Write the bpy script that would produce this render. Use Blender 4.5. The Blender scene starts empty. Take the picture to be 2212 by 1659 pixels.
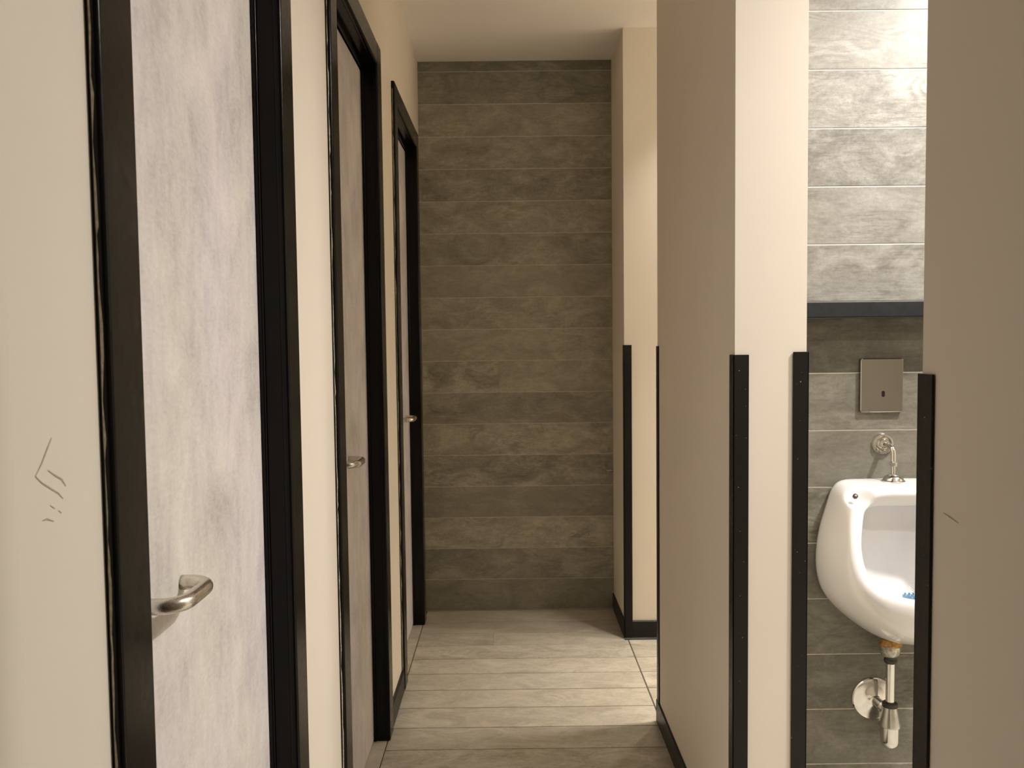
import bpy, bmesh, math, random
from mathutils import Vector, Matrix
random.seed(7)
S = bpy.context.scene
C = S.collection

# ------------------------------------------------------------------ camera
CAM_H, YAW, PITCH, ROLL, FPX = 1.2923, 0.0029, 0.0513, 0.0114, 1785.0
cy, sy, cp, sp = math.cos(YAW), math.sin(YAW), math.cos(PITCH), math.sin(PITCH)
fw = Vector((sy*cp, cy*cp, -sp)); rt = Vector((cy, -sy, 0)); dn = fw.cross(rt)
c_, s_ = math.cos(ROLL), math.sin(ROLL)
r2 = rt*c_ + dn*s_; d2 = dn*c_ - rt*s_
cam_data = bpy.data.cameras.new('camera'); cam = bpy.data.objects.new('camera', cam_data); C.objects.link(cam)
cam.matrix_world = Matrix(((r2.x, -d2.x, -fw.x, 0), (r2.y, -d2.y, -fw.y, 0), (r2.z, -d2.z, -fw.z, CAM_H), (0, 0, 0, 1)))
cam_data.sensor_fit = 'HORIZONTAL'; cam_data.sensor_width = 36.0
cam_data.lens = FPX*36.0/2212.0
cam_data.clip_start = 0.02; cam_data.clip_end = 60
cam_data.dof.use_dof = True; cam_data.dof.focus_distance = 1.6; cam_data.dof.aperture_fstop = 13.0
S.camera = cam

# ------------------------------------------------------------------ world, exposure
w = bpy.data.worlds.new('world'); S.world = w; w.use_nodes = True
w.node_tree.nodes['Background'].inputs[0].default_value = (0.9, 0.8, 0.68, 1)
w.node_tree.nodes['Background'].inputs[1].default_value = 0.0
S.view_settings.view_transform = 'Standard'; S.view_settings.look = 'None'
S.view_settings.gamma = 1.0; S.view_settings.use_curve_mapping = False
S.view_settings.exposure = 0.0
S.cycles.max_bounces = 12; S.cycles.diffuse_bounces = 8
S.cycles.use_denoising = True
S.cycles.sample_clamp_indirect = 6.0

ZC = 2.60           # ceiling
BAY = (1.0, 0.965, 0.925); FAR = (1.0, 0.93, 0.84)
# lamps: kind, x, y, z, power, colour, spread(deg), radius
LAMPS = [
    ('ceiling', 1.50, 0.40, ZC, 17, BAY, 165, 0.06),     # urinal room, nearer
    ('ceiling', 1.60, 1.40, ZC, 53, BAY, 165, 0.06),     # urinal room, by the opening
    ('ceiling', 2.00, 1.70, ZC, 15, BAY, 165, 0.06),     # urinal room, farther right
    ('ceiling', 0.80, 3.26, ZC, 1.7, FAR, 70, 0.04),    # far bay, near its mouth
    ('ceiling', 1.00, 2.85, ZC, 4.4, FAR, 60, 0.05),      # far bay, along the back of the pier
    ('wall', 2.88, 3.02, 1.80, 38, FAR, 170, 0.07),      # far bay, lamp added on the unseen outer wall for its light
]

# ------------------------------------------------------------------ helpers
def obj(name, bm, m=None, parent=None, smooth=False, loc=None):
    me = bpy.data.meshes.new(name)
    bmesh.ops.recalc_face_normals(bm, faces=bm.faces)
    bm.to_mesh(me); bm.free()
    if smooth:
        for p in me.polygons: p.use_smooth = True
    o = bpy.data.objects.new(name, me); C.objects.link(o)
    if m: me.materials.append(m)
    if parent: o.parent = parent
    if loc: o.location = loc
    return o
def empty(name, loc=(0, 0, 0)):
    o = bpy.data.objects.new(name, None); C.objects.link(o); o.location = loc
    o.empty_display_size = 0.1
    return o
def tag(o, label=None, cat=None, group=None, kind=None):
    if label: o['label'] = label
    if cat: o['category'] = cat
    if group: o['group'] = group
    if kind: o['kind'] = kind
    return o
def add_box(bm, x0, x1, y0, y1, z0, z1, bev=0.0, seg=1):
    r = bmesh.ops.create_cube(bm, size=1.0)
    vs = r['verts']
    for v in vs:
        v.co = Vector((x0 if v.co.x < 0 else x1, y0 if v.co.y < 0 else y1, z0 if v.co.z < 0 else z1))
    if bev > 0:
        es = list({e for v in vs for e in v.link_edges})
        bmesh.ops.bevel(bm, geom=es, offset=bev, segments=seg, profile=0.5, affect='EDGES')
def box(name, dims, m, parent=None, bev=0.0, seg=1, smooth=False):
    bm = bmesh.new(); add_box(bm, *dims, bev=bev, seg=seg)
    return obj(name, bm, m, parent, smooth)
def add_tube(bm, pts, r, n=16, cap=True):
    pts = [Vector(p) for p in pts]; rings = []
    rad = r if isinstance(r, (list, tuple)) else [r]*len(pts)
    t = (pts[1]-pts[0]).normalized()
    a = Vector((0, 0, 1)) if abs(t.z) < 0.9 else Vector((1, 0, 0))
    u = t.cross(a).normalized()
    for i, p in enumerate(pts):
        t = ((pts[min(i+1, len(pts)-1)]-pts[i]).normalized() + (pts[i]-pts[max(i-1, 0)]).normalized()).normalized()
        u = (u - t*u.dot(t)).normalized(); v = t.cross(u)
        rings.append([bm.verts.new(p+(u*math.cos(2*math.pi*k/n)+v*math.sin(2*math.pi*k/n))*rad[i]) for k in range(n)])
    for A, B in zip(rings, rings[1:]):
        for k in range(n): bm.faces.new((A[k], A[(k+1) % n], B[(k+1) % n], B[k]))
    if cap:
        bm.faces.new(rings[0][::-1]); bm.faces.new(rings[-1])
def add_lathe(bm, base, axis, prof, n=32):
    """prof: list of (distance along axis, radius)"""
    base = Vector(base); t = Vector(axis).normalized()
    a = Vector((0, 0, 1)) if abs(t.z) < 0.9 else Vector((1, 0, 0))
    u = t.cross(a).normalized(); v = t.cross(u); rings = []
    for h, r in prof:
        rings.append([bm.verts.new(base+t*h+(u*math.cos(2*math.pi*k/n)+v*math.sin(2*math.pi*k/n))*max(r, 1e-5)) for k in range(n)])
    for A, B in zip(rings, rings[1:]):
        for k in range(n): bm.faces.new((A[k], A[(k+1) % n], B[(k+1) % n], B[k]))
    bm.faces.new(rings[0][::-1]); bm.faces.new(rings[-1])
def edge_smooth(o, ang=40):
    for p in o.data.polygons: p.use_smooth = True
    try: o.data.set_sharp_from_angle(angle=math.radians(ang))
    except Exception: pass
    wn = o.modifiers.new('weighted_normals', 'WEIGHTED_NORMAL'); wn.keep_sharp = True; wn.weight = 100; wn.mode = 'FACE_AREA'
    return o

# ------------------------------------------------------------------ materials
def new_mat(name):
    m = bpy.data.materials.new(name); m.use_nodes = True
    nt = m.node_tree; b = nt.nodes['Principled BSDF']
    return m, nt, b, nt.links.new
def N(nt, typ, **kw):
    n = nt.nodes.new(typ)
    for k, v in kw.items():
        if k in n.inputs: n.inputs[k].default_value = v
        else: setattr(n, k, v)
    return n
def ramp(nt, stops):
    r = nt.nodes.new('ShaderNodeValToRGB'); e = r.color_ramp.elements
    while len(e) < len(stops): e.new(0.5)
    for i, (p, c) in enumerate(stops):
        e[i].position = p; e[i].color = (c[0], c[1], c[2], 1) if not isinstance(c, (int, float)) else (c, c, c, 1)
    return r
def bump(nt, L, b, h, strength, dist=0.002):
    n = N(nt, 'ShaderNodeBump', Strength=strength, Distance=dist); L(h, n.inputs['Height']); L(n.outputs[0], b.inputs['Normal'])

def paint_mat(name, col, var=0.06):
    m, nt, b, L = new_mat(name)
    tc = N(nt, 'ShaderNodeTexCoord')
    n1 = N(nt, 'ShaderNodeTexNoise', Scale=2.2, Detail=4.0, Roughness=0.6); L(tc.outputs['Object'], n1.inputs['Vector'])
    r = ramp(nt, [(0.3, tuple(c*(1-var) for c in col)), (0.7, tuple(min(1, c*(1+var*0.5)) for c in col))])
    L(n1.outputs['Fac'], r.inputs[0]); L(r.outputs[0], b.inputs['Base Color'])
    n2 = N(nt, 'ShaderNodeTexNoise', Scale=260.0, Detail=2.0); L(tc.outputs['Object'], n2.inputs['Vector'])
    bump(nt, L, b, n2.outputs['Fac'], 0.05, 0.0006)
    b.inputs['Roughness'].default_value = 0.62
    return m

def tile_mat(name, lo, mid, hi, rough=0.42, grain=1.0):
    """wood look porcelain; obj.color = (tone, seed, seed, warmth)"""
    m, nt, b, L = new_mat(name)
    tc = N(nt, 'ShaderNodeTexCoord'); oi = N(nt, 'ShaderNodeObjectInfo')
    sep = N(nt, 'ShaderNodeSeparateColor'); L(oi.outputs['Color'], sep.inputs[0])
    cb = N(nt, 'ShaderNodeCombineXYZ')
    mu = N(nt, 'ShaderNodeMath', operation='MULTIPLY'); mu.inputs[1].default_value = 37.0; L(sep.outputs[1], mu.inputs[0])
    mv = N(nt, 'ShaderNodeMath', operation='MULTIPLY'); mv.inputs[1].default_value = 53.0; L(sep.outputs[2], mv.inputs[0])
    L(mu.outputs[0], cb.inputs[0]); L(mv.outputs[0], cb.inputs[1]); L(mv.outputs[0], cb.inputs[2])
    ad = N(nt, 'ShaderNodeVectorMath', operation='ADD'); L(tc.outputs['Object'], ad.inputs[0]); L(cb.outputs[0], ad.inputs[1])
    def mapped(s):
        mp = N(nt, 'ShaderNodeMapping'); mp.inputs['Scale'].default_value = s; L(ad.outputs[0], mp.inputs[0]); return mp.outputs[0]
    blot = N(nt, 'ShaderNodeTexNoise', Scale=1.0, Detail=7.0, Roughness=0.66, Distortion=0.9); L(mapped((6.5, 12, 12)), blot.inputs['Vector'])
    fine = N(nt, 'ShaderNodeTexNoise', Scale=1.0, Detail=7.0, Roughness=0.75, Distortion=0.4); L(mapped((30, 120, 120)), fine.inputs['Vector'])
    iso = N(nt, 'ShaderNodeTexNoise', Scale=1.0, Detail=8.0, Roughness=0.80); L(mapped((95, 90, 90)), iso.inputs['Vector'])
    # cathedral grain: warped fine bands, only in patches
    warp = N(nt, 'ShaderNodeTexNoise', Scale=1.0, Detail=2.5, Roughness=0.45, Distortion=0.3); L(mapped((2.4, 8, 8)), warp.inputs['Vector'])
    wv = N(nt, 'ShaderNodeMath', operation='MULTIPLY'); wv.inputs[1].default_value = 150.0; L(warp.outputs['Fac'], wv.inputs[0])
    sn = N(nt, 'ShaderNodeMath', operation='SINE'); L(wv.outputs[0], sn.inputs[0])
    sa = N(nt, 'ShaderNodeMapRange'); sa.inputs[1].default_value = -1; sa.inputs[2].default_value = 1; L(sn.outputs[0], sa.inputs[0])
    mask = N(nt, 'ShaderNodeTexNoise', Scale=1.0, Detail=3.0); L(mapped((3.0, 9, 9)), mask.inputs['Vector'])
    mk = ramp(nt, [(0.50, 0.0), (0.66, 1.0)]); L(mask.outputs['Fac'], mk.inputs[0])
    a1 = N(nt, 'ShaderNodeMath', operation='MULTIPLY'); a1.inputs[1].default_value = 0.50; L(blot.outputs['Fac'], a1.inputs[0])
    a2 = N(nt, 'ShaderNodeMath', operation='MULTIPLY_ADD'); a2.inputs[1].default_value = 0.26; L(fine.outputs['Fac'], a2.inputs[0]); L(a1.outputs[0], a2.inputs[2])
    a2b = N(nt, 'ShaderNodeMath', operation='MULTIPLY_ADD'); a2b.inputs[1].default_value = 0.22; L(iso.outputs['Fac'], a2b.inputs[0]); L(a2.outputs[0], a2b.inputs[2])
    b1 = N(nt, 'ShaderNodeMath', operation='SUBTRACT'); b1.inputs[1].default_value = 0.5; L(sa.outputs[0], b1.inputs[0])
    b2 = N(nt, 'ShaderNodeMath', operation='MULTIPLY'); L(b1.outputs[0], b2.inputs[0]); L(mk.outputs[0], b2.inputs[1])
    a3 = N(nt, 'ShaderNodeMath', operation='MULTIPLY_ADD'); a3.inputs[1].default_value = 0.07*grain; L(b2.outputs[0], a3.inputs[0]); L(a2b.outputs[0], a3.inputs[2])
    # thin dark fibres: ridges of a strongly stretched noise, and pale scuffed flecks
    fib = N(nt, 'ShaderNodeTexNoise', Scale=1.0, Detail=4.0, Roughness=0.6, Distortion=0.5); L(mapped((5, 60, 60)), fib.inputs['Vector'])
    f1 = N(nt, 'ShaderNodeMath', operation='SUBTRACT'); f1.inputs[1].default_value = 0.5; L(fib.outputs['Fac'], f1.inputs[0])
    f2 = N(nt, 'ShaderNodeMath', operation='ABSOLUTE'); L(f1.outputs[0], f2.inputs[0])
    f3 = ramp(nt, [(0.0, 1.0), (0.030, 0.0)]); L(f2.outputs[0], f3.inputs[0])
    fm = N(nt, 'ShaderNodeTexNoise', Scale=1.0, Detail=2.0); L(mapped((4, 14, 14)), fm.inputs['Vector'])
    fr = ramp(nt, [(0.45, 0.0), (0.60, 1.0)]); L(fm.outputs['Fac'], fr.inputs[0])
    f4 = N(nt, 'ShaderNodeMath', operation='MULTIPLY'); L(f3.outputs[0], f4.inputs[0]); L(fr.outputs[0], f4.inputs[1])
    a4 = N(nt, 'ShaderNodeMath', operation='MULTIPLY_ADD'); a4.inputs[1].default_value = -0.055*grain; L(f4.outputs[0], a4.inputs[0]); L(a3.outputs[0], a4.inputs[2])
    fl = N(nt, 'ShaderNodeTexNoise', Scale=1.0, Detail=5.0, Roughness=0.7, Distortion=1.2); L(mapped((26, 34, 34)), fl.inputs['Vector'])
    g1 = N(nt, 'ShaderNodeMath', operation='SUBTRACT'); g1.inputs[1].default_value = 0.5; L(fl.outputs['Fac'], g1.inputs[0])
    g2 = N(nt, 'ShaderNodeMath', operation='ABSOLUTE'); L(g1.outputs[0], g2.inputs[0])
    g3 = ramp(nt, [(0.0, 1.0), (0.035, 0.0)]); L(g2.outputs[0], g3.inputs[0])
    a5 = N(nt, 'ShaderNodeMath', operation='MULTIPLY_ADD'); a5.inputs[1].default_value = 0.035; L(g3.outputs[0], a5.inputs[0]); L(a4.outputs[0], a5.inputs[2])
    r = ramp(nt, [(0.37, lo), (0.50, mid), (0.63, hi)])
    # every plank has its own contrast
    k1 = N(nt, 'ShaderNodeMath', operation='MULTIPLY_ADD'); k1.inputs[1].default_value = 0.75; k1.inputs[2].default_value = 0.55*(0.75+0.25*grain); L(sep.outputs[1], k1.inputs[0])
    k2 = N(nt, 'ShaderNodeMath', operation='SUBTRACT'); k2.inputs[1].default_value = 0.5; L(a5.outputs[0], k2.inputs[0])
    k3 = N(nt, 'ShaderNodeMath', operation='MULTIPLY_ADD'); k3.inputs[2].default_value = 0.5; L(k2.outputs[0], k3.inputs[0]); L(k1.outputs[0], k3.inputs[1])
    L(k3.outputs[0], r.inputs[0])
    tone = N(nt, 'ShaderNodeMix', data_type='RGBA', blend_type='MULTIPLY'); tone.inputs[0].default_value = 1.0
    tg = N(nt, 'ShaderNodeCombineColor')
    for k in range(3): L(sep.outputs[0], tg.inputs[k])
    L(r.outputs[0], tone.inputs[6]); L(tg.outputs[0], tone.inputs[7]); L(tone.outputs[2], b.inputs['Base Color'])
    b.inputs['Roughness'].default_value = rough
    bump(nt, L, b, a3.outputs[0], 0.10, 0.001)
    return m

M = {}
M['paint'] = paint_mat('cream_paint', (0.79, 0.725, 0.625), 0.03)
M['ceiling'] = paint_mat('ceiling_paint', (0.90, 0.865, 0.82), 0.02)
M['tile'] = tile_mat('wood_look_wall_tile', (0.128, 0.115, 0.088), (0.215, 0.202, 0.160), (0.335, 0.315, 0.262))
M['tile_up'] = tile_mat('lit_wood_look_wall_tile', (0.24, 0.222, 0.19), (0.38, 0.362, 0.32), (0.55, 0.535, 0.495), grain=1.7)  # paler copy of the wall tile, bright light of the upper wall coloured in
M['ftile'] = tile_mat('wood_look_floor_tile', (0.37, 0.338, 0.272), (0.56, 0.518, 0.43), (0.72, 0.675, 0.575), rough=0.36)

def flat(name, col, rough=0.6, metal=0.0, nscale=None, var=0.12, bmp=0.0, coat=0.0):
    m, nt, b, L = new_mat(name)
    b.inputs['Roughness'].default_value = rough; b.inputs['Metallic'].default_value = metal
    b.inputs['Coat Weight'].default_value = coat
    if coat: b.inputs['Coat Roughness'].default_value = 0.06
    tc = N(nt, 'ShaderNodeTexCoord')
    n = N(nt, 'ShaderNodeTexNoise', Scale=nscale or 20.0, Detail=4.0); L(tc.outputs['Object'], n.inputs['Vector'])
    r = ramp(nt, [(0.3, tuple(c*(1-var) for c in col)), (0.7, tuple(min(1, c*(1+var)) for c in col))])
    L(n.outputs['Fac'], r.inputs[0]); L(r.outputs[0], b.inputs['Base Color'])
    if bmp: bump(nt, L, b, n.outputs['Fac'], bmp, 0.001)
    return m
M['grout'] = flat('light_grout', (0.60, 0.56, 0.48), 0.8, nscale=60)
M['wgrout'] = flat('white_grout', (0.72, 0.70, 0.65), 0.8, nscale=60, var=0.05)
M['fgrout'] = flat('floor_grout', (0.11, 0.095, 0.075), 0.85, nscale=60)
M['tgrout'] = flat('pale_floor_grout', (0.42, 0.38, 0.31), 0.8, nscale=60)
M['porcelain'] = flat('white_porcelain', (0.74, 0.73, 0.725), 0.22, nscale=6, var=0.015, coat=0.6)
M['chrome'] = flat('chrome', (0.70, 0.69, 0.66), 0.14, 1.0, nscale=40, var=0.05)
M['dull_chrome'] = flat('dull_chrome', (0.50, 0.50, 0.46), 0.28, 1.0, nscale=45, var=0.18)
M['steel_plate'] = flat('polished_steel_plate', (0.37, 0.365, 0.35), 0.14, 1.0, nscale=5, var=0.03)
M['brass'] = flat('corroded_brass', (0.36, 0.20, 0.06), 0.5, 0.6, nscale=160, var=0.45, bmp=0.3)
M['nut'] = flat('stained_nickel', (0.42, 0.41, 0.36), 0.38, 0.85, nscale=130, var=0.5, bmp=0.2)
M['rubber'] = flat('dark_washer', (0.03, 0.028, 0.022), 0.5, nscale=80, var=0.3)
M['screw'] = flat('dark_screw', (0.10, 0.06, 0.045), 0.35, 0.5, nscale=300, var=0.5)
M['blue'] = flat('blue_plastic', (0.20, 0.36, 0.52), 0.5, nscale=60, var=0.2)
M['ledge'] = flat('black_stone', (0.013, 0.0145, 0.016), 0.5, nscale=60, var=0.25)
M['ledge'].node_tree.nodes['Principled BSDF'].inputs['Specular IOR Level'].default_value = 0.25
M['hole'] = flat('dark_sensor', (0.008, 0.005, 0.005), 0.2, nscale=50)
M['scuff'] = flat('pencil_scuff', (0.40, 0.345, 0.275), 0.7, nscale=200, var=0.2)
M['chip'] = flat('bare_putty', (0.50, 0.45, 0.34), 0.7, nscale=150, var=0.3)
M['stain'] = flat('dark_print', (0.085, 0.07, 0.052), 0.5, nscale=150, var=0.3)
M['white'] = flat('white_filler', (0.55, 0.48, 0.40), 0.7, nscale=150, var=0.1)

def brushed():
    m, nt, b, L = new_mat('brushed_steel')
    tc = N(nt, 'ShaderNodeTexCoord'); mp = N(nt, 'ShaderNodeMapping'); mp.inputs['Scale'].default_value = (900, 60, 900)
    L(tc.outputs['Object'], mp.inputs[0])
    n = N(nt, 'ShaderNodeTexNoise', Scale=1.0, Detail=3.0); L(mp.outputs[0], n.inputs['Vector'])
    r = ramp(nt, [(0.3, 0.25), (0.7, 0.31)]); L(n.outputs['Fac'], r.inputs[0]); L(r.outputs[0], b.inputs['Roughness'])
    b.inputs['Base Color'].default_value = (0.66, 0.62, 0.55, 1); b.inputs['Metallic'].default_value = 1.0
    return m
M['brushed'] = brushed()

def black_mat(name, col, rough, chips=0.0):
    """dark enamel; chips: amount of pale specks where the paint has flaked"""
    m, nt, b, L = new_mat(name)
    tc = N(nt, 'ShaderNodeTexCoord')
    n = N(nt, 'ShaderNodeTexNoise', Scale=90.0, Detail=3.0); L(tc.outputs['Object'], n.inputs['Vector'])
    r = ramp(nt, [(0.3, rough-0.05), (0.7, rough+0.07)]); L(n.outputs['Fac'], r.inputs[0]); L(r.outputs[0], b.inputs['Roughness'])
    v = N(nt, 'ShaderNodeTexNoise', Scale=190.0, Detail=1.0); L(tc.outputs['Object'], v.inputs['Vector'])
    c = ramp(nt, [(0.86-chips*0.085, col), (0.87-chips*0.085, (0.45, 0.43, 0.38))]); L(v.outputs['Fac'], c.inputs[0]); L(c.outputs[0], b.inputs['Base Color'])
    bump(nt, L, b, n.outputs['Fac'], 0.04, 0.001)
    return m
M['frame'] = black_mat('black_door_enamel', (0.0045, 0.0042, 0.0038), 0.20)
M['guard'] = black_mat('black_corner_guard', (0.0050, 0.0047, 0.0042), 0.38, 0.72)
M['base'] = black_mat('black_baseboard', (0.0065, 0.0060, 0.005), 0.38, 0.5)
for k in ('frame', 'guard', 'base'): M[k].node_tree.nodes['Principled BSDF'].inputs['Specular IOR Level'].default_value = {'frame': 0.17, 'guard': 0.30, 'base': 0.34}[k]

def laminate():
    m, nt, b, L = new_mat('grey_concrete_laminate')
    tc = N(nt, 'ShaderNodeTexCoord')
    def mp(s, loc=(0, 0, 0)):
        q = N(nt, 'ShaderNodeMapping'); q.inputs['Scale'].default_value = s; q.inputs['Location'].default_value = loc
        L(tc.outputs['Object'], q.inputs[0]); return q.outputs[0]
    big = N(nt, 'ShaderNodeTexNoise', Scale=1.0, Detail=6.0, Roughness=0.62, Distortion=0.4); L(mp((9, 6, 5.0)), big.inputs['Vector'])
    stk = N(nt, 'ShaderNodeTexNoise', Scale=1.0, Detail=8.0, Roughness=0.74, Distortion=0.35); L(mp((40, 27, 7.5)), stk.inputs['Vector'])
    fin = N(nt, 'ShaderNodeTexNoise', Scale=1.0, Detail=6.0, Roughness=0.78); L(mp((150, 70, 150)), fin.inputs['Vector'])
    a = N(nt, 'ShaderNodeMath', operation='MULTIPLY'); a.inputs[1].default_value = 0.46; L(big.outputs['Fac'], a.inputs[0])
    b2 = N(nt, 'ShaderNodeMath', operation='MULTIPLY_ADD'); b2.inputs[1].default_value = 0.26; L(stk.outputs['Fac'], b2.inputs[0]); L(a.outputs[0], b2.inputs[2])
    b3 = N(nt, 'ShaderNodeMath', operation='MULTIPLY_ADD'); b3.inputs[1].default_value = 0.28; L(fin.outputs['Fac'], b3.inputs[0]); L(b2.outputs[0], b3.inputs[2])
    r = ramp(nt, [(0.37, (0.50, 0.475, 0.485)), (0.49, (0.70, 0.672, 0.675)), (0.60, (0.83, 0.80, 0.79))]); L(b3.outputs[0], r.inputs[0])
    hue = N(nt, 'ShaderNodeTexNoise', Scale=1.0, Detail=2.0); L(mp((5, 5, 1.5), (3, 1, 7)), hue.inputs['Vector'])
    hr = ramp(nt, [(0.35, (1.0, 0.97, 1.0)), (0.65, (1.0, 0.985, 0.92))]); L(hue.outputs['Fac'], hr.inputs[0])
    mx = N(nt, 'ShaderNodeMix', data_type='RGBA', blend_type='MULTIPLY'); mx.inputs[0].default_value = 1.0
    L(r.outputs[0], mx.inputs[6]); L(hr.outputs[0], mx.inputs[7]); L(mx.outputs[2], b.inputs['Base Color'])
    b.inputs['Roughness'].default_value = 0.5
    bump(nt, L, b, b3.outputs[0], 0.06, 0.001)
    return m
M['laminate'] = laminate()

# ------------------------------------------------------------------ the room shell
XL, XR = -0.413, 0.4907                 # corridor side walls
XF, XD = -0.400, -0.454                 # front of the door casings, face of the doors
YB = 3.9234                             # tiled end wall
YF = -2.2                               # wall behind the camera
XE = 3.00                               # outer wall of the bays
Y_D, Y_B0, Y_B1, Y_A = 0.979, 1.797, 2.735, 3.529
XB = 0.647                              # right flank of the middle pier
YU, YUP = 2.160, 2.180                  # urinal wall tile faces: lower, upper
DOORS = [(0.830, 1.582), (1.932, 2.700), (3.012, 3.800)]   # casing outer edges
CW = 0.078                              # casing width
ZT, ZI = 2.232, 2.160                   # casing top, opening top

def struct(o, label=None):
    o['kind'] = 'structure'
    if label: o['label'] = label
    return o

# floor: a slab of grout, tiles laid on it
bm = bmesh.new(); add_box(bm, XL-0.30, XE+0.1, YF-0.1, YB+0.1, -0.10, -0.0015)
floor = struct(obj('floor', bm, M['fgrout']), 'wood look tiled corridor floor running to the end wall')
# ceiling
bm = bmesh.new(); add_box(bm, XL-0.30, XE+0.1, YF-0.1, YB+0.1, ZC, ZC+0.10)
ceiling = struct(obj('ceiling', bm, M['ceiling']), 'plain painted ceiling over the corridor')
# left wall with three door openings
bm = bmesh.new(); y = YF
for (a, b_) in DOORS:
    add_box(bm, XL-0.12, XL, y, a+0.03, 0, ZC)
    add_box(bm, XL-0.12, XL, a+0.03, b_-0.03, ZT-0.03, ZC)
    y = b_-0.03
add_box(bm, XL-0.12, XL, y, YB, 0, ZC)
wall_left = struct(obj('wall_left', bm, M['paint']), 'cream painted wall on the left with the three doors')
# closing layer behind the doors, so that no gap looks into nothing
box('wall_left_backing', (XL-0.30, XL-0.20, YF, YB, 0, ZC), M['paint'], wall_left)
# end wall: grout bed, tiles on it
wall_back = struct(box('wall_back', (XL-0.1, XE, YB+0.0015, YB+0.10, 0, ZC), M['grout']), 'end wall covered with dark wood look tile planks')
# wall behind the camera, outer wall of the bays
struct(box('wall_front', (XL-0.1, XE, YF-0.1, YF, 0, ZC), M['paint']), 'painted wall behind the viewer')
struct(box('wall_right', (XE, XE+0.1, YF, YB, 0, ZC), M['paint']), 'painted wall closing the bays on the right')
# blocks on the right: near partition, middle pier, far pier
struct(box('wall_right_near', (XR, XB, YF, Y_D, 0, ZC), M['paint']), 'cream partition wall at the right edge, nearest to the viewer')
bm = bmesh.new()
add_box(bm, XR, XB, Y_B0, Y_B1, 0, ZC); 
wall_mid = struct(obj('wall_right_middle', bm, M['paint']), 'cream middle pier left of the urinal')
wall_far = struct(box('wall_right_far', (XR, XE, Y_A, YB, 0, ZC), M['paint']), 'cream far pier beside the tiled end wall')
# urinal wall: grout bed, lower part forward of the upper part
bm = bmesh.new()
add_box(bm, XB, XE, YU+0.0015, Y_B1, 0, 1.345)
for f in bm.faces: f.material_index = 1
add_box(bm, XB, XE, YUP+0.0015, Y_B1, 1.345, ZC)
wall_urinal = struct(obj('wall_urinal', bm, M['wgrout']), 'tiled wall behind the urinal')
wall_urinal.data.materials.append(M['grout'])

# ---- tiles
_tile_meshes = {}
def tile(parent, kind, x0, x1, a0, a1, face, m, tone, depth=0.006, gap=0.0022, butt=0.0008):
    """kind 'wall': plank in the xz plane facing -y at y=face; 'floor': in the xy plane, top at z=face"""
    L_, W_ = round(x1-x0-butt, 4), round(a1-a0-gap, 4)
    key = (kind, L_, W_, m.name)
    if key not in _tile_meshes:
        bm = bmesh.new()
        if kind == 'wall': add_box(bm, -L_/2, L_/2, 0, depth, -W_/2, W_/2, bev=0.0008)
        else: add_box(bm, -L_/2, L_/2, -W_/2, W_/2, -depth, 0, bev=0.0008)
        me = bpy.data.meshes.new('tile'); bmesh.ops.recalc_face_normals(bm, faces=bm.faces); bm.to_mesh(me); bm.free()
        me.materials.append(m); _tile_meshes[key] = me
    o = bpy.data.objects.new('tile', _tile_meshes[key]); C.objects.link(o); o.parent = parent
    cx, ca = (x0+x1)/2, (a0+a1)/2
    j = random.uniform(-0.0003, 0.0003)
    o.location = (cx, face+j, ca) if kind == 'wall' else (cx, ca, face+j)
    o.color = (tone, random.random(), random.random(), 1)
    return o

P = 0.15
# end wall, row by row from the floor up
tones = [0.80, 0.82, 1.15, 0.86, 0.90, 1.08, 0.88, 1.06, 1.08, 1.02, 0.98, 0.92, 0.98, 0.84, 0.93, 0.95, 0.72, 0.66]
for k in range(18):
    z0, z1 = 0.002+P*k, min(0.002+P*(k+1), ZC)
    cuts = [XL, XR] if k != 7 else [XL, -0.052, XR]
    for a, b_ in zip(cuts, cuts[1:]):
        tile(wall_back, 'wall', a, b_, z0, z1, YB, M['tile'], tones[k]*1.5, gap=0.0028)  # same tile, tone raised in place of light missing on this wall
# far end of the bay behind the far pier is solid; urinal wall rows
lt = [1.0, 1.05, 0.84, 0.97, 0.92, 1.05, 1.08, 1.04, 0.70]
for k in range(9):
    z0, z1 = P*k, min(P*(k+1), 1.345)
    s = 1.32 + 0.3*((k*7) % 3)/2
    for a, b_ in ((XB, s), (s, XE)):
        tile(wall_urinal, 'wall', a, b_, z0, z1, YU, M['tile'], lt[k]*0.66*(1.0 if a == XB else random.uniform(0.85, 1.1)), gap=0.0028)  # same tile, tone lowered in place of weaker light below the ledge
ut = [0.98, 0.98, 0.90, 1.20, 1.26, 1.15, 1.0, 0.95, 1.0]
for k in range(9):
    z0, z1 = 1.387+P*k, min(1.387+P*(k+1), ZC)
    s = 1.32 + 0.3*((k*5+1) % 3)/2
    for a, b_ in ((XB, s), (s, XE)):
        tile(wall_urinal, 'wall', a, b_, z0, z1, YUP, M['tile_up'], ut[k]*0.68*(1.0 if a == XB else random.uniform(0.9, 1.1)), gap=0.0034)  # tone scaled to balance the light on the upper wall
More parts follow.
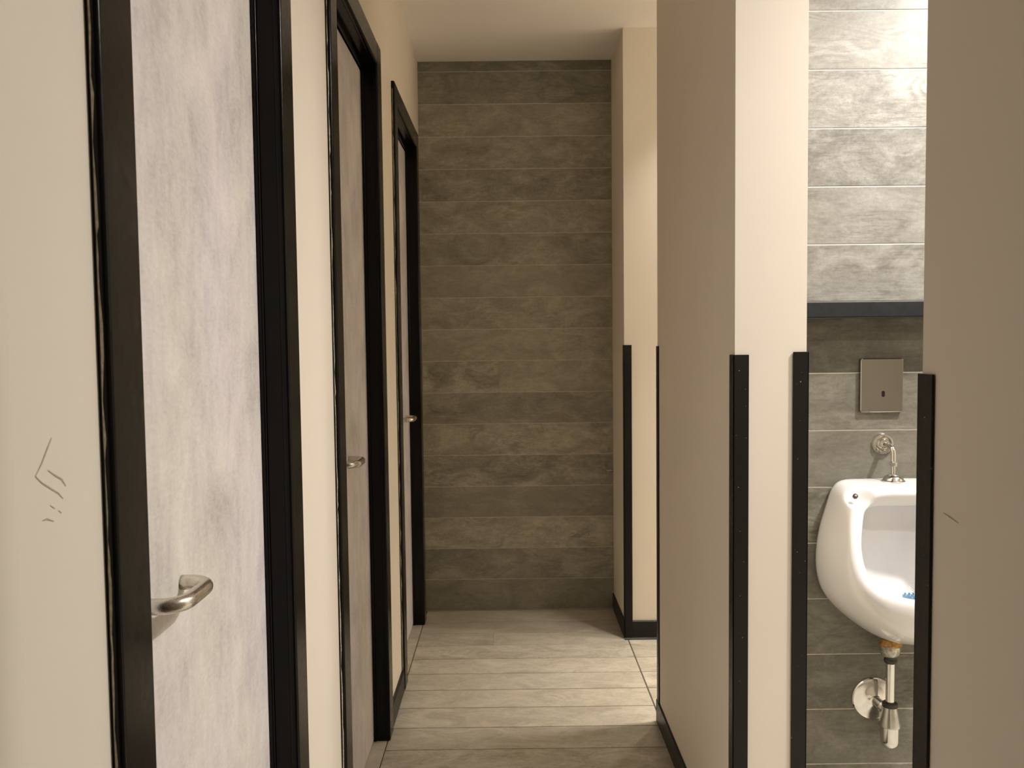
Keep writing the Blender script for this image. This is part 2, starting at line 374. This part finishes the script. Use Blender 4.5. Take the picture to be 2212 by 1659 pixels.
# corridor floor rows, threshold strips, bay floors
XS, XT = 0.500, -0.4095
j0 = 3.013-P*34
k = 0; yy = j0
while yy < YB-0.01:
    a, b_ = max(yy, YF), min(yy+P, YB)
    if b_ > a+0.01:
        ft = {20: 0.95}.get(k, random.uniform(0.90, 1.08))
        i = round((yy-3.013)/P)
        ft = {-4: 0.92, -3: 0.94, -2: 1.04, -1: 1.12, 0: 1.06, 1: 1.10, 2: 1.02, 3: 0.92, 4: 0.90, 5: 0.96, 6: 0.98}.get(i, ft)
        cuts = [XT, XS] if i != 3 else [XT, -0.083, XS]
        if a >= Y_A-0.05: cuts = [XT, XR] if i != 3 else [XT, -0.083, XR]
        for p, q in zip(cuts, cuts[1:]):
            tile(floor, 'floor', p+(0.0015 if p == XT else 0), q-(0.0022 if q == XS else 0), a, b_, 0.0, M['ftile'], ft, gap=0.0042)
    yy += P; k += 1
for (a, b_) in DOORS:
    tile(floor, 'floor', XD-0.05, XT-0.0015, a+CW-0.01, b_-CW+0.01, 0.0, M['ftile'], 1.0)
for (ya, yb) in ((-0.6, YU), (Y_B1, Y_A)):
    yy = j0
    while yy < yb:
        a, b_ = max(yy, ya), min(yy+P, yb)
        if b_ > a+0.012:
            for p, q in ((XS if b_ > Y_D+0.02 else XB, 1.38), (1.38, XE)):
                tile(floor, 'floor', p+(0.0022 if p == XS else 0), q, a, b_, 0.0, M['ftile'], random.uniform(0.98, 1.12), gap=0.0042)
        yy += P

# ---- black stone ledge over the flush panel
ledge = box('wall_ledge', (XB, XE, 2.078, YUP+0.002, 1.3445, 1.3825), M['ledge'], bev=0.0018, seg=2)
tag(ledge, 'black stone ledge across the tiled urinal wall above the flush plate', 'ledge')

# ---- doors
def door(n, a, b_, handle, where):
    root = empty('door_%d' % n, (XD, (a+b_)/2, 0)); root['kind'] = 'structure'
    root['label'] = where
    oy = -(a+b_)/2; ox = -XD
    def part(name, bm, m, smooth=False, parent=root):
        o = obj(name, bm, m, None, smooth)
        o.data.transform(Matrix.Translation((ox, oy, 0))); o.parent = parent
        return o
    bm = bmesh.new(); add_box(bm, XD-0.040, XD, a+CW-0.004, b_-CW+0.004, 0.006, ZI-0.018, bev=0.0015)
    leaf = part('door_leaf', bm, M['laminate'])
    # casing boards, rounded
    for (p, q) in ((a, a+CW), (b_-CW, b_)):
        bm = bmesh.new(); add_box(bm, XL-0.004, XF, p, q, 0.0, ZT, bev=0.006, seg=4)
        j = edge_smooth(part('jamb', bm, M['frame']))
    bm = bmesh.new(); add_box(bm, XL-0.004, XF-0.0006, a+0.002, b_-0.002, ZI, ZT, bev=0.006, seg=4)
    head = edge_smooth(part('header', bm, M['frame']))
    # lining of the opening, a hair behind the casing edge
    for (p, q) in ((a+0.010, a+CW-0.002), (b_-CW+0.002, b_-0.010)):
        bm = bmesh.new(); add_box(bm, XL-0.11, XL+0.0022, p, q, 0.0, ZI+0.02, bev=0.0012)
        part('lining', bm, M['frame'])
    bm = bmesh.new(); add_box(bm, XL-0.11, XL+0.0022, a+0.012, b_-0.012, ZI+0.002, ZT-0.015, bev=0.0012)
    part('lining', bm, M['frame'])
    # door stops: rounded lip in front of the leaf
    for (p, q) in ((a+CW-0.004, a+CW+0.004), (b_-CW-0.004, b_-CW+0.004)):
        bm = bmesh.new(); add_box(bm, XD+0.0005, XD+0.0105, p, q, 0.0, ZI-0.002, bev=0.0036, seg=3)
        edge_smooth(part('stop', bm, M['frame']))
    bm = bmesh.new(); add_box(bm, XD+0.0005, XD+0.0105, a+CW-0.003, b_-CW+0.003, ZI-0.014, ZI+0.004, bev=0.0036, seg=3)
    edge_smooth(part('stop', bm, M['frame']))
    # flaked paint along the near edge of the casing: ragged ribbon of bare putty
    bm = bmesh.new(); rr = random.Random(n); z = 0.02; prev = None
    while z < ZT-0.02:
        on = rr.random() < 0.86
        x0 = XL+0.0035+rr.uniform(-0.0005, 0.0005); w_ = rr.uniform(0.0008, 0.0030) if on else 0.0003
        v0 = bm.verts.new((x0, a-0.0004, z)); v1 = bm.verts.new((x0+w_, a-0.0004, z))
        v2 = bm.verts.new((x0, a+0.0008, z)); v3 = bm.verts.new((x0+w_, a+0.0008, z))
        if prev:
            bm.faces.new((prev[0], prev[1], v1, v0)); bm.faces.new((prev[1], prev[3], v3, v1)); bm.faces.new((prev[0], v0, v2, prev[2]))
        prev = (v0, v1, v2, v3); z += rr.uniform(0.008, 0.05)
    part('worn_edge', bm, M['chip'])
    # D handle, lying level
    y0, y1, hz = handle; R = 0.029; X0 = XD-0.001; X1 = XD+0.0415
    pts = [(X0, y1, hz), (X0+0.012, y1, hz)]
    for k in range(9):
        t = math.pi/2*k/8; pts.append((X1-R+R*math.sin(t), y1-R+R*math.cos(t), hz))
    for k in range(9):
        t = math.pi/2*k/8; pts.append((X1-R+R*math.cos(t), y0+R-R*math.sin(t), hz))
    pts += [(X0+0.012, y0, hz), (X0, y0, hz)]
    bm = bmesh.new(); add_tube(bm, pts, 0.0102, 20)
    h = part('handle', bm, M['brushed'], True); h['label'] = 'brushed steel bar handle'
    return root
HZ = 0.967
door(1, *DOORS[0], (1.016, 1.122, HZ), 'nearest grey laminate door in a black frame, at the left')
door(2, *DOORS[1], (2.200, 2.306, HZ), 'middle grey laminate door in a black frame')
door(3, *DOORS[2], (3.478, 3.584, HZ), 'farthest grey laminate door, next to the tiled end wall')

# ---- baseboards
def baseboard(name, segs, label):
    bm = bmesh.new()
    for s in segs: add_box(bm, *s, bev=0.002)
    return edge_smooth(struct(obj(name, bm, M['base']), label))
T = 0.010
baseboard('baseboard_left', [(XL-0.002, XL+T, a, b_, 0, 0.077) for a, b_ in ((YF, DOORS[0][0]), (DOORS[0][1], DOORS[1][0]), (DOORS[1][1], DOORS[2][0]))], 'black skirting along the left wall between the doors')
baseboard('baseboard_right_near', [(XR-T+0.004, XR+0.002, YF, Y_D, 0, 0.077), (XR-T+0.004, XB+0.004, Y_D-0.002, Y_D+T, 0, 0.077)], 'black skirting of the near right partition')
baseboard('baseboard_right_middle', [(XR-T+0.004, XR+0.002, Y_B0-T, Y_B1+T, 0, 0.077), (XR-T+0.004, XB+0.004, Y_B0-T, Y_B0+0.002, 0, 0.077), (XB-0.002, XB+T, Y_B0-T, YU, 0, 0.077), (XR-T+0.004, XE, Y_B1-0.002, Y_B1+T, 0, 0.077)], 'black skirting around the middle pier')
baseboard('baseboard_right_far', [(XR-T+0.004, XR+0.002, Y_A-T, YB, 0, 0.077), (XR-T+0.004, XE, Y_A-T, Y_A+0.002, 0, 0.077)], 'black skirting around the far pier')
# cove foot of the far skirting, glossy
bm = bmesh.new(); n = 6; prof = [(0, 0)] + [(-0.014+0.014*math.sin(math.pi/2*k/n), 0.014-0.014*math.cos(math.pi/2*k/n)) for k in range(n+1)]
rows_ = []
for xx in (XR-T+0.004, XE):
    rows_.append([bm.verts.new((xx, Y_A-T+p, z)) for p, z in prof])
for k in range(len(prof)-1): bm.faces.new((rows_[0][k], rows_[0][k+1], rows_[1][k+1], rows_[1][k]))
struct(obj('trim_1', bm, M['base'], None, True), 'coved foot of the far black skirting')

# ---- black corner guards
GW, GT = 0.031, 0.0032
def guard(name, x, y, sx, sy, ztop, label):
    """L profile around the vertical edge (x,y); sx, sy: directions in which its legs run along the walls"""
    bm = bmesh.new()
    add_box(bm, min(x-sx*GT, x+sx*GW), max(x-sx*GT, x+sx*GW), min(y, y-sy*GT), max(y, y-sy*GT), 0.0, ztop, bev=0.0010, seg=2)
    add_box(bm, min(x, x-sx*GT), max(x, x-sx*GT), min(y-sy*GT, y+sy*GW), max(y-sy*GT, y+sy*GW), 0.0, ztop, bev=0.0010, seg=2)
    o = obj(name, bm, M['guard']); edge_smooth(o)
    return tag(o, label, 'corner guard', 'black corner guards on the right hand walls')
guard('corner_guard', XR-0.001, Y_A-T, 1, 1, 1.272, 'black corner guard on the far pier next to the tiled end wall')
guard('corner_guard', XR-0.001, Y_B1+0.001, 1, -1, 1.272, 'thin sliver of black corner guard on the far edge of the middle pier')
guard('corner_guard', XR-0.001, Y_B0-0.001, 1, 1, 1.258, 'black corner guard on the near left edge of the middle pier')
guard('corner_guard', XB+0.001, Y_B0-0.001, -1, 1, 1.263, 'black corner guard on the middle pier edge beside the urinal')
guard('corner_guard', XR-0.001, Y_D+0.001, 1, -1, 1.249, 'black corner guard on the near partition, overlapping the urinal from the right')

# ------------------------------------------------------------------ urinal
UX = 0.977
def cr_closed(pts, n):
    """closed Catmull-Rom through pts, n samples at equal parameter"""
    m = len(pts); out = []
    for i in range(n):
        f = i*m/n; k = int(f); t = f-k
        p0, p1, p2, p3 = (Vector(pts[(k+d) % m]) for d in (-1, 0, 1, 2))
        out.append(0.5*((2*p1)+(p2-p0)*t+(2*p0-5*p1+4*p2-p3)*t*t+(3*p1-p0-3*p2+p3)*t*t*t))
    return out
def sym(half):
    """half: (u<=0, v, z) from the top centre down to the bottom centre, mirrored to a closed loop"""
    return half + [(-p[0], p[1], p[2]) for p in half[-2:0:-1]]
def squeeze(r, f): return [(p[0]*f, p[1], p[2]) for p in r]
NS = 96
wall_ring = squeeze(sym([(0, 0, .924), (-.060, 0, .924), (-.112, 0, .921), (-.138, 0, .900), (-.154, 0, .855), (-.172, 0, .795), (-.181, 0, .735), (-.180, 0, .680), (-.166, 0, .630), (-.135, 0, .588), (-.088, 0, .548), (-.045, 0, .520), (0, 0, .508)]), 0.972)
mid_ring = squeeze(sym([(0, .085, .922), (-.060, .085, .921), (-.110, .085, .917), (-.140, .085, .897), (-.158, .09, .853), (-.175, .10, .793), (-.184, .11, .735), (-.180, .125, .680), (-.164, .14, .632), (-.132, .15, .592), (-.088, .155, .558), (-.045, .155, .535), (0, .155, .526)]), 0.972)
out_ring = squeeze(sym([(0, .128, .916), (-.055, .128, .915), (-.100, .130, .910), (-.134, .136, .890), (-.156, .158, .848), (-.171, .185, .793), (-.178, .210, .743), (-.174, .233, .697), (-.157, .253, .657), (-.126, .270, .625), (-.086, .280, .602), (-.044, .284, .588), (0, .285, .584)]), 0.972)
lip_ring = sym([(0, .136, .911), (-.052, .136, .910), (-.094, .139, .904), (-.126, .150, .882), (-.148, .176, .842), (-.163, .204, .794), (-.168, .229, .750), (-.163, .252, .715), (-.145, .272, .692), (-.115, .288, .676), (-.078, .298, .667), (-.040, .303, .663), (0, .304, .662)])
rim_ring = sym([(0, .138, .901), (-.050, .138, .901), (-.088, .142, .896), (-.114, .154, .876), (-.133, .180, .838), (-.148, .207, .795), (-.152, .231, .757), (-.147, .252, .728), (-.130, .268, .709), (-.103, .281, .696), (-.070, .289, .689), (-.036, .293, .686), (0, .294, .686)])
inn_ring = sym([(0, .131, .890), (-.048, .131, .890), (-.082, .135, .886), (-.104, .148, .868), (-.121, .174, .832), (-.134, .200, .792), (-.137, .222, .757), (-.132, .241, .731), (-.117, .255, .713), (-.093, .267, .699), (-.063, .274, .691), (-.032, .278, .687), (0, .279, .687)])
lip2 = sym([(0, .124, .870), (-.049, .124, .870), (-.083, .127, .867), (-.107, .134, .848), (-.122, .160, .826), (-.134, .186, .788), (-.1365, .205, .752), (-.1305, .222, .722), (-.114, .236, .698), (-.090, .247, .680), (-.061, .255, .669), (-.031, .259, .664), (0, .260, .662)])
cav1 = sym([(0, .112, .873), (-.050, .112, .873), (-.086, .114, .870), (-.110, .126, .854), (-.127, .148, .824), (-.138, .170, .782), (-.139, .188, .742), (-.131, .204, .706), (-.114, .217, .673), (-.090, .227, .648), (-.061, .233, .632), (-.031, .236, .624), (0, .237, .622)])
cav2 = sym([(0, .060, .884), (-.045, .060, .883), (-.080, .062, .871), (-.104, .074, .844), (-.120, .092, .804), (-.128, .108, .758), (-.127, .124, .714), (-.118, .140, .672), (-.101, .154, .636), (-.079, .165, .608), (-.053, .172, .592), (-.027, .176, .584), (0, .177, .582)])
cav3 = sym([(0, .046, .830), (-.028, .046, .830), (-.052, .046, .824), (-.070, .048, .804), (-.083, .051, .772), (-.089, .055, .734), (-.088, .061, .696), (-.081, .069, .660), (-.069, .078, .630), (-.053, .087, .608), (-.036, .094, .594), (-.018, .098, .587), (0, .099, .585)])
urinal = empty('urinal', (UX, YU, 0.508))
bm = bmesh.new(); rings = []
for ring in (wall_ring, mid_ring, out_ring, lip_ring, rim_ring, inn_ring, lip2, cav1, cav2, cav3):
    pts = cr_closed(ring, NS)
    rings.append([bm.verts.new((p.x, -p.y-0.001, p.z-0.508)) for p in pts])
rings.insert(0, [bm.verts.new((v.co.x*0.985, -0.0009, (v.co.z-0.21)*0.985+0.21)) for v in rings[0]])
for A, B in zip(rings, rings[1:]):
    for k in range(NS): bm.faces.new((A[k], A[(k+1) % NS], B[(k+1) % NS], B[k]))
cv = bm.verts.new((0, -0.044, .700-0.508))
for k in range(NS): bm.faces.new((rings[-1][k], rings[-1][(k+1) % NS], cv))
bm.faces.new(rings[0][::-1])
# scooped lug recesses in the upper front corners
bmesh.ops.recalc_face_normals(bm, faces=bm.faces)
ubody = obj('bowl', bm, M['porcelain'], urinal, True)
sub = ubody.modifiers.new('smooth', 'SUBSURF'); sub.levels = 2; sub.render_levels = 2
dg = bpy.context.evaluated_depsgraph_get()
me2 = bpy.data.meshes.new_from_object(ubody.evaluated_get(dg))
ubody.modifiers.clear(); old = ubody.data; ubody.data = me2; bpy.data.meshes.remove(old)
for sgn in (-1, 1):
    c0 = Vector((sgn*0.116, -0.138, .905-0.508)); push = Vector((-sgn*0.15, 0.75, -0.65)).normalized()
    for v in ubody.data.vertices:
        d = (Vector((v.co.x-c0.x, (v.co.y-c0.y)*0.8, v.co.z-c0.z))).length
        if d < 0.040 and v.co.y < -0.05:
            t = 1-(d/0.040)**2
            v.co += push*0.026*t**1.5
for p in ubody.data.polygons: p.use_smooth = True
if not ubody.data.materials: ubody.data.materials.append(M['porcelain'])
for sgn in (-1,):
    bm = bmesh.new(); add_lathe(bm, (sgn*0.121, -0.1265, .899-0.508), (0.0, -0.75, 0.65), [(-0.004, .0062), (0.0022, .0062), (0.0034, .0045)], 16)
    sc_ = obj('screw_cap', bm, M['screw'], urinal, True); sc_['label'] = 'dark screw in the porcelain lug'
tag(urinal, 'white porcelain wall urinal with a flushing pipe on top, hanging on the tiled wall', 'urinal')
# splash mat in the bowl
bm = bmesh.new(); MX, MV, MZ = UX+0.026, 0.186, 0.634
for i in range(11):
    for jx in range(4):
        u = -0.050+i*0.010; v = -0.018+jx*0.012
        if (u/0.056)**2+(v/0.028)**2 < 1:
            add_lathe(bm, (MX+u, YU-MV-v, MZ+0.002), (0, 0, 1), [(0, .0034), (.031, .0022)], 6)
add_box(bm, MX-0.046, MX+0.046, YU-MV-0.018, YU-MV+0.024, MZ, MZ+0.004, bev=0.0015)
mat_ = obj('urinal_mat', bm, M['blue'])
tag(mat_, 'blue bristled splash mat lying in the bowl of the urinal', 'urinal mat')
mat_['kind'] = 'thing'

# flushing pipe: wall rose, elbow, nut, spreader dome on the urinal
fp = empty('flush_pipe', (0.979, YU, 1.013))
def up(name, bm, m, root, smooth=True):
    o = obj(name, bm, m, None, smooth); o.data.transform(Matrix.Translation(-root.location)); o.parent = root
    return edge_smooth(o, 35)
bm = bmesh.new(); add_lathe(bm, (0.979, YU+0.001, 1.013), (0, -1, 0), [(0, .029), (.004, .029), (.009, .026), (.0095, .021), (.006, .0185), (.009, .015), (.016, .012), (.017, .006)], 40)
up('wall_rose', bm, M['chrome'], fp)
bm = bmesh.new(); pts = [(0.979, YU-0.005, 1.013), (0.9795, YU-0.020, 1.013), (0.980, YU-0.034, 1.012)]
for k in range(7):
    t = math.pi/2*k/6; pts.append((0.980+0.0025*k/6, YU-0.040-0.016*math.sin(t), 1.012-0.016+0.016*math.cos(t)))
pts += [(0.9828, YU-0.056, 0.970)]
add_tube(bm, pts, 0.0062, 16); up('elbow_pipe', bm, M['chrome'], fp)
bm = bmesh.new(); add_lathe(bm, (0.9828, YU-0.056, 0.9615), (0, 0, 1), [(0, .0075), (.002, .0095), (.010, .0095), (.0125, .0075)], 8); up('nut', bm, M['dull_chrome'], fp)
bm = bmesh.new(); add_tube(bm, [(0.9828, YU-0.056, 0.963), (0.9828, YU-0.056, 0.935)], 0.0052, 14); up('lower_pipe', bm, M['chrome'], fp)
bm = bmesh.new(); add_lathe(bm, (0.9828, YU-0.056, 0.9215), (0, 0, 1), [(0, .0285), (.003, .0288), (.005, .0255), (.010, .0235), (.015, .0195), (.019, .0115), (.021, .006)], 36); up('spreader_dome', bm, M['chrome'], fp)
tag(fp, 'chrome flushing pipe with round wall rose running down onto the urinal', 'pipe')

# flush plate
pl = empty('flush_plate', (0.971, YU, 1.167))
bm = bmesh.new(); loops = []
for hw, hh, rr_, yy_ in ((0.056, 0.0705, 0.005, 0.0), (0.056, 0.0705, 0.005, -0.0090), (0.0554, 0.0699, 0.0048, -0.0106), (0.0540, 0.0685, 0.0042, -0.0115)):
    lp = []
    for cxs, czs, a0_ in ((1, 1, 0), (-1, 1, 90), (-1, -1, 180), (1, -1, 270)):
        for q in range(6):
            an = math.radians(a0_+q*18); lp.append(bm.verts.new((cxs*(hw-rr_)+rr_*math.cos(an), yy_, czs*(hh-rr_)+rr_*math.sin(an))))
    loops.append(lp)
for A, B in zip(loops, loops[1:]):
    for k in range(24): bm.faces.new((A[k], A[(k+1) % 24], B[(k+1) % 24], B[k]))
bm.faces.new(loops[-1]); bm.faces.new(loops[0][::-1])
edge_smooth(obj('plate', bm, M['steel_plate'], pl), 30)
bm = bmesh.new(); n = 20
a_ = [bm.verts.new((0.0035+0.0042*math.cos(2*math.pi*k/n), -0.0119, -0.022+0.0042*math.sin(2*math.pi*k/n)+(0.0038 if math.sin(2*math.pi*k/n) >= 0 else -0.0038))) for k in range(n)]
b_l = [bm.verts.new((v.co.x, -0.0105, v.co.z)) for v in a_]
bm.faces.new(a_); [bm.faces.new((a_[k], a_[(k+1) % n], b_l[(k+1) % n], b_l[k])) for k in range(n)]
s_o = obj('sensor_slot', bm, M['hole'], pl); s_o['label'] = 'dark oval sensor slot'
tag(pl, 'square stainless flush plate with a dark sensor slot, on the tiles above the urinal', 'flush plate')

# drain: nut, tail pipe, bottle trap, wall rose
dr = empty('bottle_trap', (0.985, YU-0.05, 0.21))
DX, DY = 0.984, YU-0.050
ax = Vector((0.02, 0.14, 1)).normalized()
bm = bmesh.new(); add_lathe(bm, (DX, DY, 0.4885), ax, [(0, .0255), (.004, .0285), (.010, .0285), (.015, .026), (.0185, .024)], 28); up('brass_ring', bm, M['brass'], dr)
bm = bmesh.new(); add_lathe(bm, (DX-0.001, DY, 0.462), ax, [(0, .0165), (.005, .022), (.012, .0255), (.030, .0265)], 10); up('drain_nut', bm, M['nut'], dr)
bm = bmesh.new(); add_lathe(bm, (DX, DY, 0.444), (0, 0, 1), [(0, .0115), (.003, .0155), (.010, .0165), (.014, .0140), (.022, .0160)], 24); up('washer', bm, M['rubber'], dr)
bm = bmesh.new(); add_tube(bm, [(DX, DY, 0.455), (DX, DY, 0.335)], 0.0112, 24); up('tail_pipe', bm, M['chrome'], dr)
bm = bmesh.new(); add_lathe(bm, (DX, DY, 0.329), (0, 0, 1), [(0, .0185), (.004, .0195), (.010, .0185), (.014, .0125)], 24); up('collar', bm, M['rubber'], dr)
bm = bmesh.new(); add_lathe(bm, (DX, DY, 0.276), (0, 0, 1), [(0, .0225), (.002, .0268), (.006, .0272), (.030, .0225), (.052, .0180), (.055, .0165)], 32); up('trap_body', bm, M['dull_chrome'], dr)
bm = bmesh.new(); add_lathe(bm, (DX, DY, 0.220), (0, 0, 1), [(0, .004), (.002, .013), (.006, .0190), (.012, .0222), (.020, .0232), (.058, .0236)], 32); up('trap_cup', bm, M['chrome'], dr)
bm = bmesh.new(); add_tube(bm, [(0.962, YU-0.004, 0.329), (0.968, YU-0.022, 0.326), (0.978, YU-0.040, 0.318)], [0.0125, 0.0125, 0.0125], 20); up('arm', bm, M['dull_chrome'], dr)
bm = bmesh.new(); add_lathe(bm, (0.9715, YU-0.027, 0.323), (0.5, -0.85, -0.3), [(0, .0135), (.002, .0158), (.008, .0158), (.010, .0135)], 24); up('arm_ring', bm, M['chrome'], dr)
bm = bmesh.new(); add_lathe(bm, (0.962, YU+0.001, 0.329), (0, -1, 0), [(0, .0570), (.003, .0570), (.006, .0545), (.0075, .048), (.0085, .038), (.0115, .024), (.016, .0155), (.017, .010)], 48); up('wall_rose', bm, M['chrome'], dr)
tag(dr, 'chrome bottle trap with a round wall rose under the urinal', 'drain trap')

# ------------------------------------------------------------------ scuffs on the paint, marks on tiles
def stroke(name, parent, pts, wdt, m, axis, off):
    """thin ribbon lying on a wall: pts (a, z), axis 'x' wall at x=off facing +x or -x, 'y' wall facing -y"""
    bm = bmesh.new(); prev = None; N_ = len(pts)
    for i, (a, z) in enumerate(pts):
        j = min(i+1, N_-1); h = max(i-1, 0)
        d = Vector((pts[j][0]-pts[h][0], pts[j][1]-pts[h][1])); d.normalize(); nrm = Vector((-d.y, d.x))
        ww = wdt*(0.45 if i in (0, N_-1) else random.uniform(0.75, 1.1))/2
        l, r = (a+nrm.x*ww, z+nrm.y*ww), (a-nrm.x*ww, z-nrm.y*ww)
        mk = (lambda q: bm.verts.new((off, q[0], q[1]))) if axis == 'x' else (lambda q: bm.verts.new((q[0], off, q[1])))
        cur = (mk(l), mk(r))
        if prev: bm.faces.new((prev[0], prev[1], cur[1], cur[0]))
        prev = cur
    return obj(name, bm, m, parent)
def bx(u, v, x):
    d = r2*((u-1106)/FPX)+d2*((v-829.5)/FPX)+fw; t = x/d.x
    return (d.y*t, CAM_H+d.z*t)
SC = 240/1327.0
for line in ([(618, 250), (560, 400), (500, 560), (425, 715)], [(425, 715), (500, 790), (600, 855), (700, 915), (755, 980)],
             [(575, 640), (640, 690), (740, 750), (790, 830)], [(505, 1245), (560, 1222), (645, 1250)], [(700, 1120), (735, 1150)], [(600, 1060), (660, 1100)]):
    stroke('scuff', wall_left, [bx(x*SC, 900+y*SC, XL+0.0004) for x, y in line], 0.0016, M['scuff'], 'x', XL+0.0004)
for line in ([(2038, 1108), (2052, 1117), (2070, 1130)],):
    stroke('scuff', bpy.data.objects['wall_right_near'], [bx(x, y, XR-0.0004) for x, y in line], 0.0018, M['scuff'], 'x', XR-0.0004)
def by(u, v, y):
    d = r2*((u-1106)/FPX)+d2*((v-829.5)/FPX)+fw; t = y/d.y
    return (d.x*t, CAM_H+d.z*t)
S2 = 450/2196.0
# filler blob and dark print on the end wall tiles
stroke('filler_blob', wall_back, [by(890+x*S2, 740+y*S2, YB) for x, y in ((2045, 1345), (2070, 1350), (2090, 1345), (2112, 1350))], 0.006, M['white'], 'y', YB-0.0009)
stroke('filler_blob', wall_back, [by(890+x*S2, 740+y*S2, YB) for x, y in ((2066, 1345), (2072, 1385))], 0.004, M['white'], 'y', YB-0.0008)
for line in ([(1660, 560), (1700, 540), (1690, 575), (1740, 560)], [(1740, 540), (1770, 580), (1800, 545)], [(1800, 575), (1850, 520), (1870, 560), (1850, 580)], [(1880, 580), (1935, 590)], [(1660, 580), (1780, 585), (1930, 595)], [(1880, 640), (1940, 645)]):
    stroke('dark_print', wall_back, [by(890+x*S2, 1040+y*S2, YB) for x, y in line], 0.0022, M['stain'], 'y', YB-0.0009)

# ------------------------------------------------------------------ ceiling lamps (above the frame)
lab = ['recessed ceiling downlight over the near half of the urinal room', 'recessed ceiling downlight by the opening of the urinal room', 'recessed ceiling downlight in the far right corner of the urinal room', 'recessed ceiling downlight at the mouth of the far bay', 'recessed ceiling downlight along the back of the middle pier', 'unseen bracket lamp added on the outer wall to light the far bay']
for (kind, x, y, z, pw, col, spread, rad), lb in zip(LAMPS, lab):
    root = empty(kind+'_light', (x, y, z))
    bm = bmesh.new(); add_lathe(bm, (0, 0, 0.0), (0, 0, -1), [(0, rad+0.018), (0.004, rad+0.018), (0.006, rad+0.012), (0.006, rad+0.002), (0.001, rad)], 32)
    edge_smooth(obj('trim_ring', bm, M['ceiling'], root))
    if kind == 'wall':
        bm = bmesh.new()
        if x < 2.5: add_box(bm, -0.02, 0.02, Y_B1-y, 0.0, 0.0, 0.02, bev=0.003)
        else: add_box(bm, 0.0, XE-x, -0.02, 0.02, 0.0, 0.02, bev=0.003)
        obj('bracket', bm, M['chrome'], root)
    ld = bpy.data.lights.new('lamp', 'AREA'); ld.shape = 'DISK'; ld.size = rad*2; ld.energy = pw; ld.color = col; ld.spread = math.radians(spread)
    lo = bpy.data.objects.new('lamp', ld); C.objects.link(lo); lo.parent = root; lo.location = (0, 0, -0.009)
    tag(root, lb, kind+' light')
